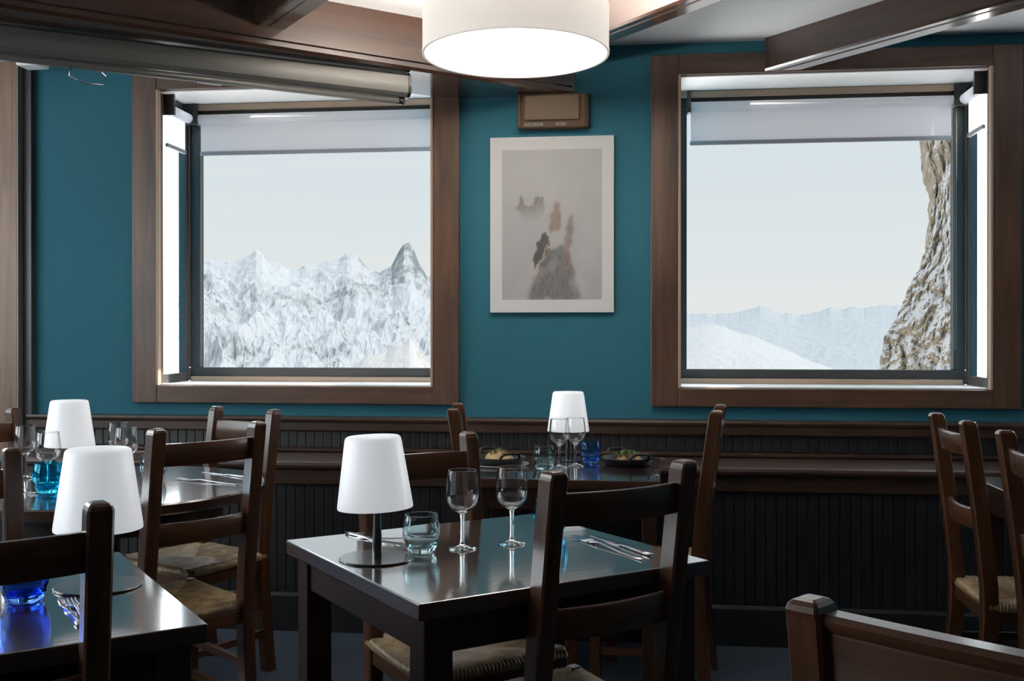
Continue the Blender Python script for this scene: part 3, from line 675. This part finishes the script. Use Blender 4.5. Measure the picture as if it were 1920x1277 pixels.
# ---------------------------------------------------------------- tables
TT = .77
def square_table(label, cx, cy, ang, sx, sy, leg=.062, inset=.022):
    t = thing('dining_table', label, 'table', (cx, cy, 0), ang, 'dark wooden dining tables')
    a, b = sx/2, sy/2; th = .033
    MB().box(-a, a, -b, b, TT-th, TT, .003).build('tabletop', M['tabletop'], t)
    z1 = TT-th-.0005; z0 = z1-.075
    for x in (-1, 1):
        for y in (-1, 1):
            x0, x1 = sorted((x*(a-inset), x*(a-inset-leg))); y0_, y1 = sorted((y*(b-inset), y*(b-inset-leg)))
            MB().box(x0, x1, y0_, y1, 0, z1, .003).build('leg', M['table_z'], t)
    for y in (-1, 1):
        y0_, y1 = sorted((y*(b-inset-.008), y*(b-inset-.03)))
        MB().box(-a+inset+leg+.0005, a-inset-leg-.0005, y0_, y1, z0, z1, .002).build('apron', M['table_x'], t)
    for x in (-1, 1):
        x0, x1 = sorted((x*(a-inset-.008), x*(a-inset-.03)))
        MB().box(x0, x1, -b+inset+leg+.0005, b-inset-leg-.0005, z0, z1, .002).build('apron', M['table_y'], t)
    return t
square_table('square dark wooden table in the centre with lamp and wine glasses', -.335, 2.372, R(38.5), .712, .712)
f3 = Vector((-.722, 1.703)); d1 = Vector((math.cos(A39), math.sin(A39))); d2 = Vector((-math.sin(A39), math.cos(A39)))
c3 = f3 - d1*.355 + d2*.355
square_table('square dark table at the lower left with the nearest white lamp', c3.x, c3.y, A39, .71, .71)
square_table('dark table by the wall carrying two food pans', -.252, 3.915, R(-1.5), .70, .70, .05, .012)
square_table('dark table cut by the right edge beside the two chairs', 1.52, 3.47, R(-1), .70, .70)
RX, RY, RR = -1.735, 3.27, .51
rt = thing('round_table', 'round dark wooden table at the left with four wine glasses', 'table', (RX, RY, 0), R(20))
MB().lathe([(0, TT-.036), (RR-.008, TT-.036), (RR, TT-.030), (RR, TT-.005), (RR-.005, TT), (0, TT)], 96).build('tabletop', M['tabletop'], rt, sharp=35)
MB().lathe([(.37, TT-.115), (.37, TT-.0365), (.345, TT-.0365), (.345, TT-.115), (.37, TT-.115)], 64).build('apron', M['table_x'], rt, sharp=40)
MB().lathe([(0, .09), (.05, .09), (.055, .15), (.042, .3), (.042, .62), (.07, TT-.0365), (0, TT-.0365)], 32).build('pedestal', M['table_z'], rt)
for k in range(4):
    a = k*PI/2
    MB().loft([rrect(0, 0, 0, .03, .001, .0005)] and [[(x, w, z) for w, z in ((-.028, z0), (.028, z0), (.028, z1), (-.028, z1))] for x, z0, z1 in ((.04, .03, .088), (.16, .012, .07), (.27, 0, .04))], smooth=False).build('foot', M['table_x'], rt, None, (0, 0, a))

# ---------------------------------------------------------------- things on the tables
ZT = TT + .0005
LAMP_G = 'white cordless table lamps'
def make_lamp(label, x, y, tilt):
    t = thing('table_lamp', label, 'lamp', (x, y, ZT), 0, LAMP_G, tilt)
    MB().lathe([(0, 0), (.082, 0), (.083, .001), (.083, .003), (.082, .004), (0, .004)], 64).build('base', M['black'], t, sharp=40)
    MB().lathe([(0, .0042), (.0105, .0042), (.0105, .055), (.0095, .06), (.0085, .118), (0, .118)], 20).build('stem', M['black'], t, sharp=40)
    MB().lathe([(0, .119), (.078, .119), (.081, .116), (.083, .113), (.0835, .116), (.0825, .124), (.0625, .262), (.0605, .268), (.056, .271), (0, .272)], 64).build('shade', M['shade'], t, sharp=75)
    return t
lp0 = make_lamp('white table lamp with black stem on the central square table', -.564, 2.246, (0, R(0)))
dup(lp0, 'largest white table lamp, half hidden by the chair post at the lower left', (-1.045, 1.933, ZT), 0)
p = wpt(130, 898, TT); dup(lp0, 'white table lamp on the round table behind the wine glasses', (p.x, p.y, ZT), 0)
dup(lp0, 'smallest white table lamp, on the table with the food pans', (-.262, 4.16, ZT), 0)
for o in lp0.children:
    if o.name.startswith('shade'): o.rotation_euler = (0, R(-2.0), 0)

def make_wine(label, x, y):
    t = thing('wine_glass', label, 'wine glass', (x, y, ZT), random.random(), 'stemmed wine glasses')
    MB().lathe([(0, 0), (.033, 0), (.0335, .0012), (.032, .0022), (.018, .0050), (.008, .009), (.0055, .014)], 40).build('foot', M['glass'], t)
    MB().lathe([(.0055, .014), (.0044, .025), (.0040, .05), (.0043, .070), (.006, .080)], 40).build('stem', M['glass'], t)
    o = [(.006, .080), (.012, .0855), (.024, .092), (.034, .104), (.0385, .120), (.039, .133), (.0365, .160), (.0335, .1815), (.0333, .1828), (.0328, .1834)]
    i = [(.0323, .1828), (.0324, .1812), (.0354, .160), (.0378, .133), (.0373, .120), (.0328, .1055), (.0228, .094), (.010, .0885), (0, .0878)]
    MB().lathe(o + i, 40).build('bowl', M['glass'], t)
    return t
wl = [('wine glass next to the clear tumbler on the central table', -.394, 2.371), ('right-hand wine glass of the pair on the central table', -.287, 2.44)]
for px, py, l in ((48, 898, 'leftmost wine glass on the round table'), (90, 917, 'wine glass rising behind the turquoise tumbler'), (222, 888, 'rear wine glass of the right pair on the round table'), (237, 903, 'front wine glass of the right pair on the round table'), (1049, 877, 'left wine glass before the smallest lamp'), (1079, 874, 'right wine glass before the smallest lamp')):
    p = wpt(px, py, TT); wl.append((l, p.x, p.y))
w0 = make_wine(*wl[0])
for l, x, y in wl[1:]: dup(w0, l, (x, y, ZT), random.random())

def tumbler(label, px, py, mat, s=1.0, cat='tumbler'):
    p = wpt(px, py, TT)
    o = [(0, 0), (.026, 0), (.030, .003), (.036, .016), (.042, .036), (.0435, .050), (.042, .066), (.0385, .082), (.0375, .0856), (.0372, .0866), (.0366, .0870)]
    i = [(.0360, .0866), (.0361, .0854), (.0372, .081), (.0405, .066), (.0418, .050), (.0400, .036), (.033, .020), (.022, .0135), (0, .012)]
    mb = MB().lathe([(a*s, b*s) for a, b in o+i], 48)
    ob = mb.build('tumbler', M[mat], None, (p.x, p.y, ZT))
    return tag(ob, label, cat, 'round-bellied tumblers')
tumbler('clear round-bellied tumbler beside the central lamp', 790, 1036, 'smoke')
tumbler('blue tumbler behind the chair post on the central table', 1032, 1003, 'turq')
tumbler('deep blue tumbler on the lower-left table', 45, 1128, 'blue', 1.05)
tumbler('turquoise tumbler on the round table', 90, 924, 'turq', 1.08)
tumbler('clear tumbler on the round table beside the chair post', 287, 901, 'smoke')
tumbler('clear tumbler on the table with the food pans', 1020, 880, 'smoke')
tumbler('blue tumbler on the table with the food pans', 1107, 868, 'paleblue', .96)

def fork_mesh():
    mb = MB(); L_ = .2
    mb.loft([[(x, -w, z), (x, w, z), (x, w*.8, z+.0022), (x, -w*.8, z+.0022)] for x, w, z in ((0, .004, .001), (.02, .0075, .0005), (.06, .006, .001), (.11, .0035, .0045), (.13, .0035, .0055), (.145, .010, .003), (.155, .0125, .0015))])
    for k in range(4):
        y = -.0102 + k*.0068
        mb.loft([[(x, y-w, z), (x, y+w, z), (x, y+w, z+.0016), (x, y-w, z+.0016)] for x, w, z in ((.152, .0022, .0016), (.175, .0019, .0012), (.195, .0016, .0035), (.205, .0008, .0055))])
    m = mb.mesh('fork'); m.materials.append(M['steel']); return m
def knife_mesh():
    mb = MB()
    mb.loft([[(x, y0-w, .0005), (x, y0+w, .0005), (x, y0+w*.8, h), (x, y0-w*.8, h)] for x, w, h, y0 in ((0, .005, .005, 0), (.02, .0075, .006, 0), (.08, .006, .006, 0), (.10, .0055, .005, 0), (.105, .0085, .0022, .001), (.16, .0095, .002, .001), (.20, .007, .0018, .002), (.222, .0015, .0015, .005))])
    m = mb.mesh('knife'); m.materials.append(M['steel']); return m
FM, KM = fork_mesh(), knife_mesh()
def cutlery(mesh, label, a, b, s=1.0):
    A_, B_ = wpt(*a, TT), wpt(*b, TT); d = B_-A_
    o = link(mesh.name.split('.')[0], mesh, None, (A_.x, A_.y, ZT), (0, 0, math.atan2(d.y, d.x)))
    k = d.length/.205 if s is None else s; o.scale = (k, min(k, 1.15), 1)
    return tag(o, label, mesh.name.split('.')[0], 'table cutlery')
cutlery(FM, 'steel fork right of the blue tumbler on the central table', (1206, 1052), (1079, 1007), None)
cutlery(KM, 'steel knife right of the blue tumbler on the central table', (1222, 1044), (1112, 1006), None)
cutlery(FM, 'steel fork behind the black stem of the central lamp', (668, 1010), (745, 1014))
cutlery(KM, 'steel knife behind the black stem of the central lamp', (650, 1001), (700, 1014))
cutlery(FM, 'steel fork on the lower-left table in front of the lamp base', (168, 1176), (112, 1108))
cutlery(KM, 'steel knife under the chair rail on the lower-left table', (150, 1176), (124, 1138))
cutlery(FM, 'steel fork on the round table between the chair posts', (452, 910), (332, 899), None)
cutlery(KM, 'steel knife on the round table between the chair posts', (466, 897), (384, 886), None)
cutlery(FM, 'steel fork on the round table left of the turquoise tumbler', (20, 915), (60, 926))
cutlery(FM, 'steel fork at the right end of the table with the food pans', (1231, 893), (1237, 872), .8)

def pan(label, x, y, rz):
    t = thing('serving_pan', label, 'pan', (x, y, ZT), rz, 'black pans with loop handles')
    MB().lathe([(0, 0), (.080, 0), (.086, .003), (.101, .024), (.104, .027), (.104, .030), (.099, .030), (.083, .010), (.078, .007), (0, .007)], 56).build('dish', M['iron'], t, sharp=50)
    for sx in (-1, 1):
        MB().tube([(sx*.098, -.038, .024), (sx*.108, -.037, .040), (sx*.116, -.028, .050), (sx*.118, 0, .052), (sx*.116, .028, .050), (sx*.108, .037, .040), (sx*.098, .038, .024)], .0055, 10, 1.0).build('loop_handle', M['iron'], t)
    return t
def blob(r, seed, flat=.7, sub=2):
    bm = bmesh.new(); bmesh.ops.create_icosphere(bm, subdivisions=sub, radius=r); g = random.Random(seed)
    off = [Vector((g.uniform(-1,1), g.uniform(-1,1), g.uniform(-1,1))).normalized() for _ in range(7)]
    for v in bm.verts:
        n_ = v.co.normalized(); k = 1 + .16*sum(math.sin(5*n_.dot(o)+i) for i, o in enumerate(off))/3
        v.co = v.co*k; v.co.z *= flat
    bm.verts.index_update(); r_ = ([v.co[:] for v in bm.verts], [[v.index for v in f.verts] for f in bm.faces]); bm.free(); return r_
M['potato'] = bump_noise(principled('pale_golden_food', (.52, .36, .14), .45), 60, .4, .002, col2=(.66, .52, .27))
M['crumb'] = bump_noise(principled('browned_crumbs', (.24, .12, .045), .5), 80, .4, .002, col2=(.42, .28, .12))
M['herb'] = principled('green_herbs', (.09, .17, .04), .5)
def food(label, x, y, main, n, hgt, seed, green):
    g = random.Random(seed)
    t = thing('plated_food', label, 'food', (x, y, ZT+.0075), 0, 'food served in black pans')
    k = 0
    for a in range(n):
        r_ = g.uniform(.017, .024); an = a*2.4; d = .009*math.sqrt(a)*1.35; z = max(.010, hgt*(1-d/.055))
        vs, fs = blob(r_, seed+a, .8); MB().add([(p[0]+d*math.cos(an), p[1]+d*math.sin(an), p[2]+z+.003) for p in vs], fs, True).build('morsel', M[main], t)
    mb = MB()
    for a in range(46):
        an, d = g.uniform(0, 6.28), .042*math.sqrt(g.random()); z = hgt*(1-d/.06)+.022+g.uniform(-.002, .006); vs, fs = blob(g.uniform(.003, .0055), a, .8, 1)
        mb.add([(p[0]+d*math.cos(an), p[1]+d*math.sin(an), p[2]+z) for p in vs], fs, True)
    mb.build('crumb_topping', M['crumb'], t)['kind'] = 'stuff'
    mb = MB()
    for a in range(green):
        an, d = g.uniform(0, 6.28), .045*math.sqrt(g.random()); z = hgt*(1-d/.06)+.024+g.uniform(0, .008); c_ = Vector((d*math.cos(an), d*math.sin(an), z))
        u_ = Vector((g.uniform(-1,1), g.uniform(-1,1), g.uniform(.0,.8))).normalized()*g.uniform(.009, .02); w_ = u_.cross(Vector((0,0,1))).normalized()*.0035
        mb.add([(c_)[:], (c_+u_*.5+w_)[:], (c_+u_)[:], (c_+u_*.5-w_)[:]], [(0,1,2,3)])
    mb.build('herb_sprinkle', M['herb'], t)['kind'] = 'stuff'
pr = wpt(1177, 872, TT); pl = wpt(936, 873, TT)
pan('black pan with green-topped food at the right end of the table by the wall', pr.x, pr.y, R(115))
food('browned food under a heap of green herbs in the right-hand pan', pr.x, pr.y, 'crumb', 9, .014, 5, 170)
cp = MB().lathe([(0, 0), (.09, 0), (.112, .006), (.114, .008), (.110, .0085), (.088, .004), (0, .004)], 56).build('plate', M['plate'], None, (pl.x, pl.y, ZT)); tag(cp, 'pale plate under the left-hand black pan', 'plate')
o = pan('black pan with pale golden food at the left end of the table by the wall', pl.x, pl.y, R(-60)); o.location.z += .0045
o = food('pale golden food with crumbs in the left-hand pan', pl.x, pl.y, 'potato', 11, .024, 11, 24)
bpy.data.objects[[x.name for x in C.objects if x.name.startswith('plated_food')][-1]].location.z += .0045
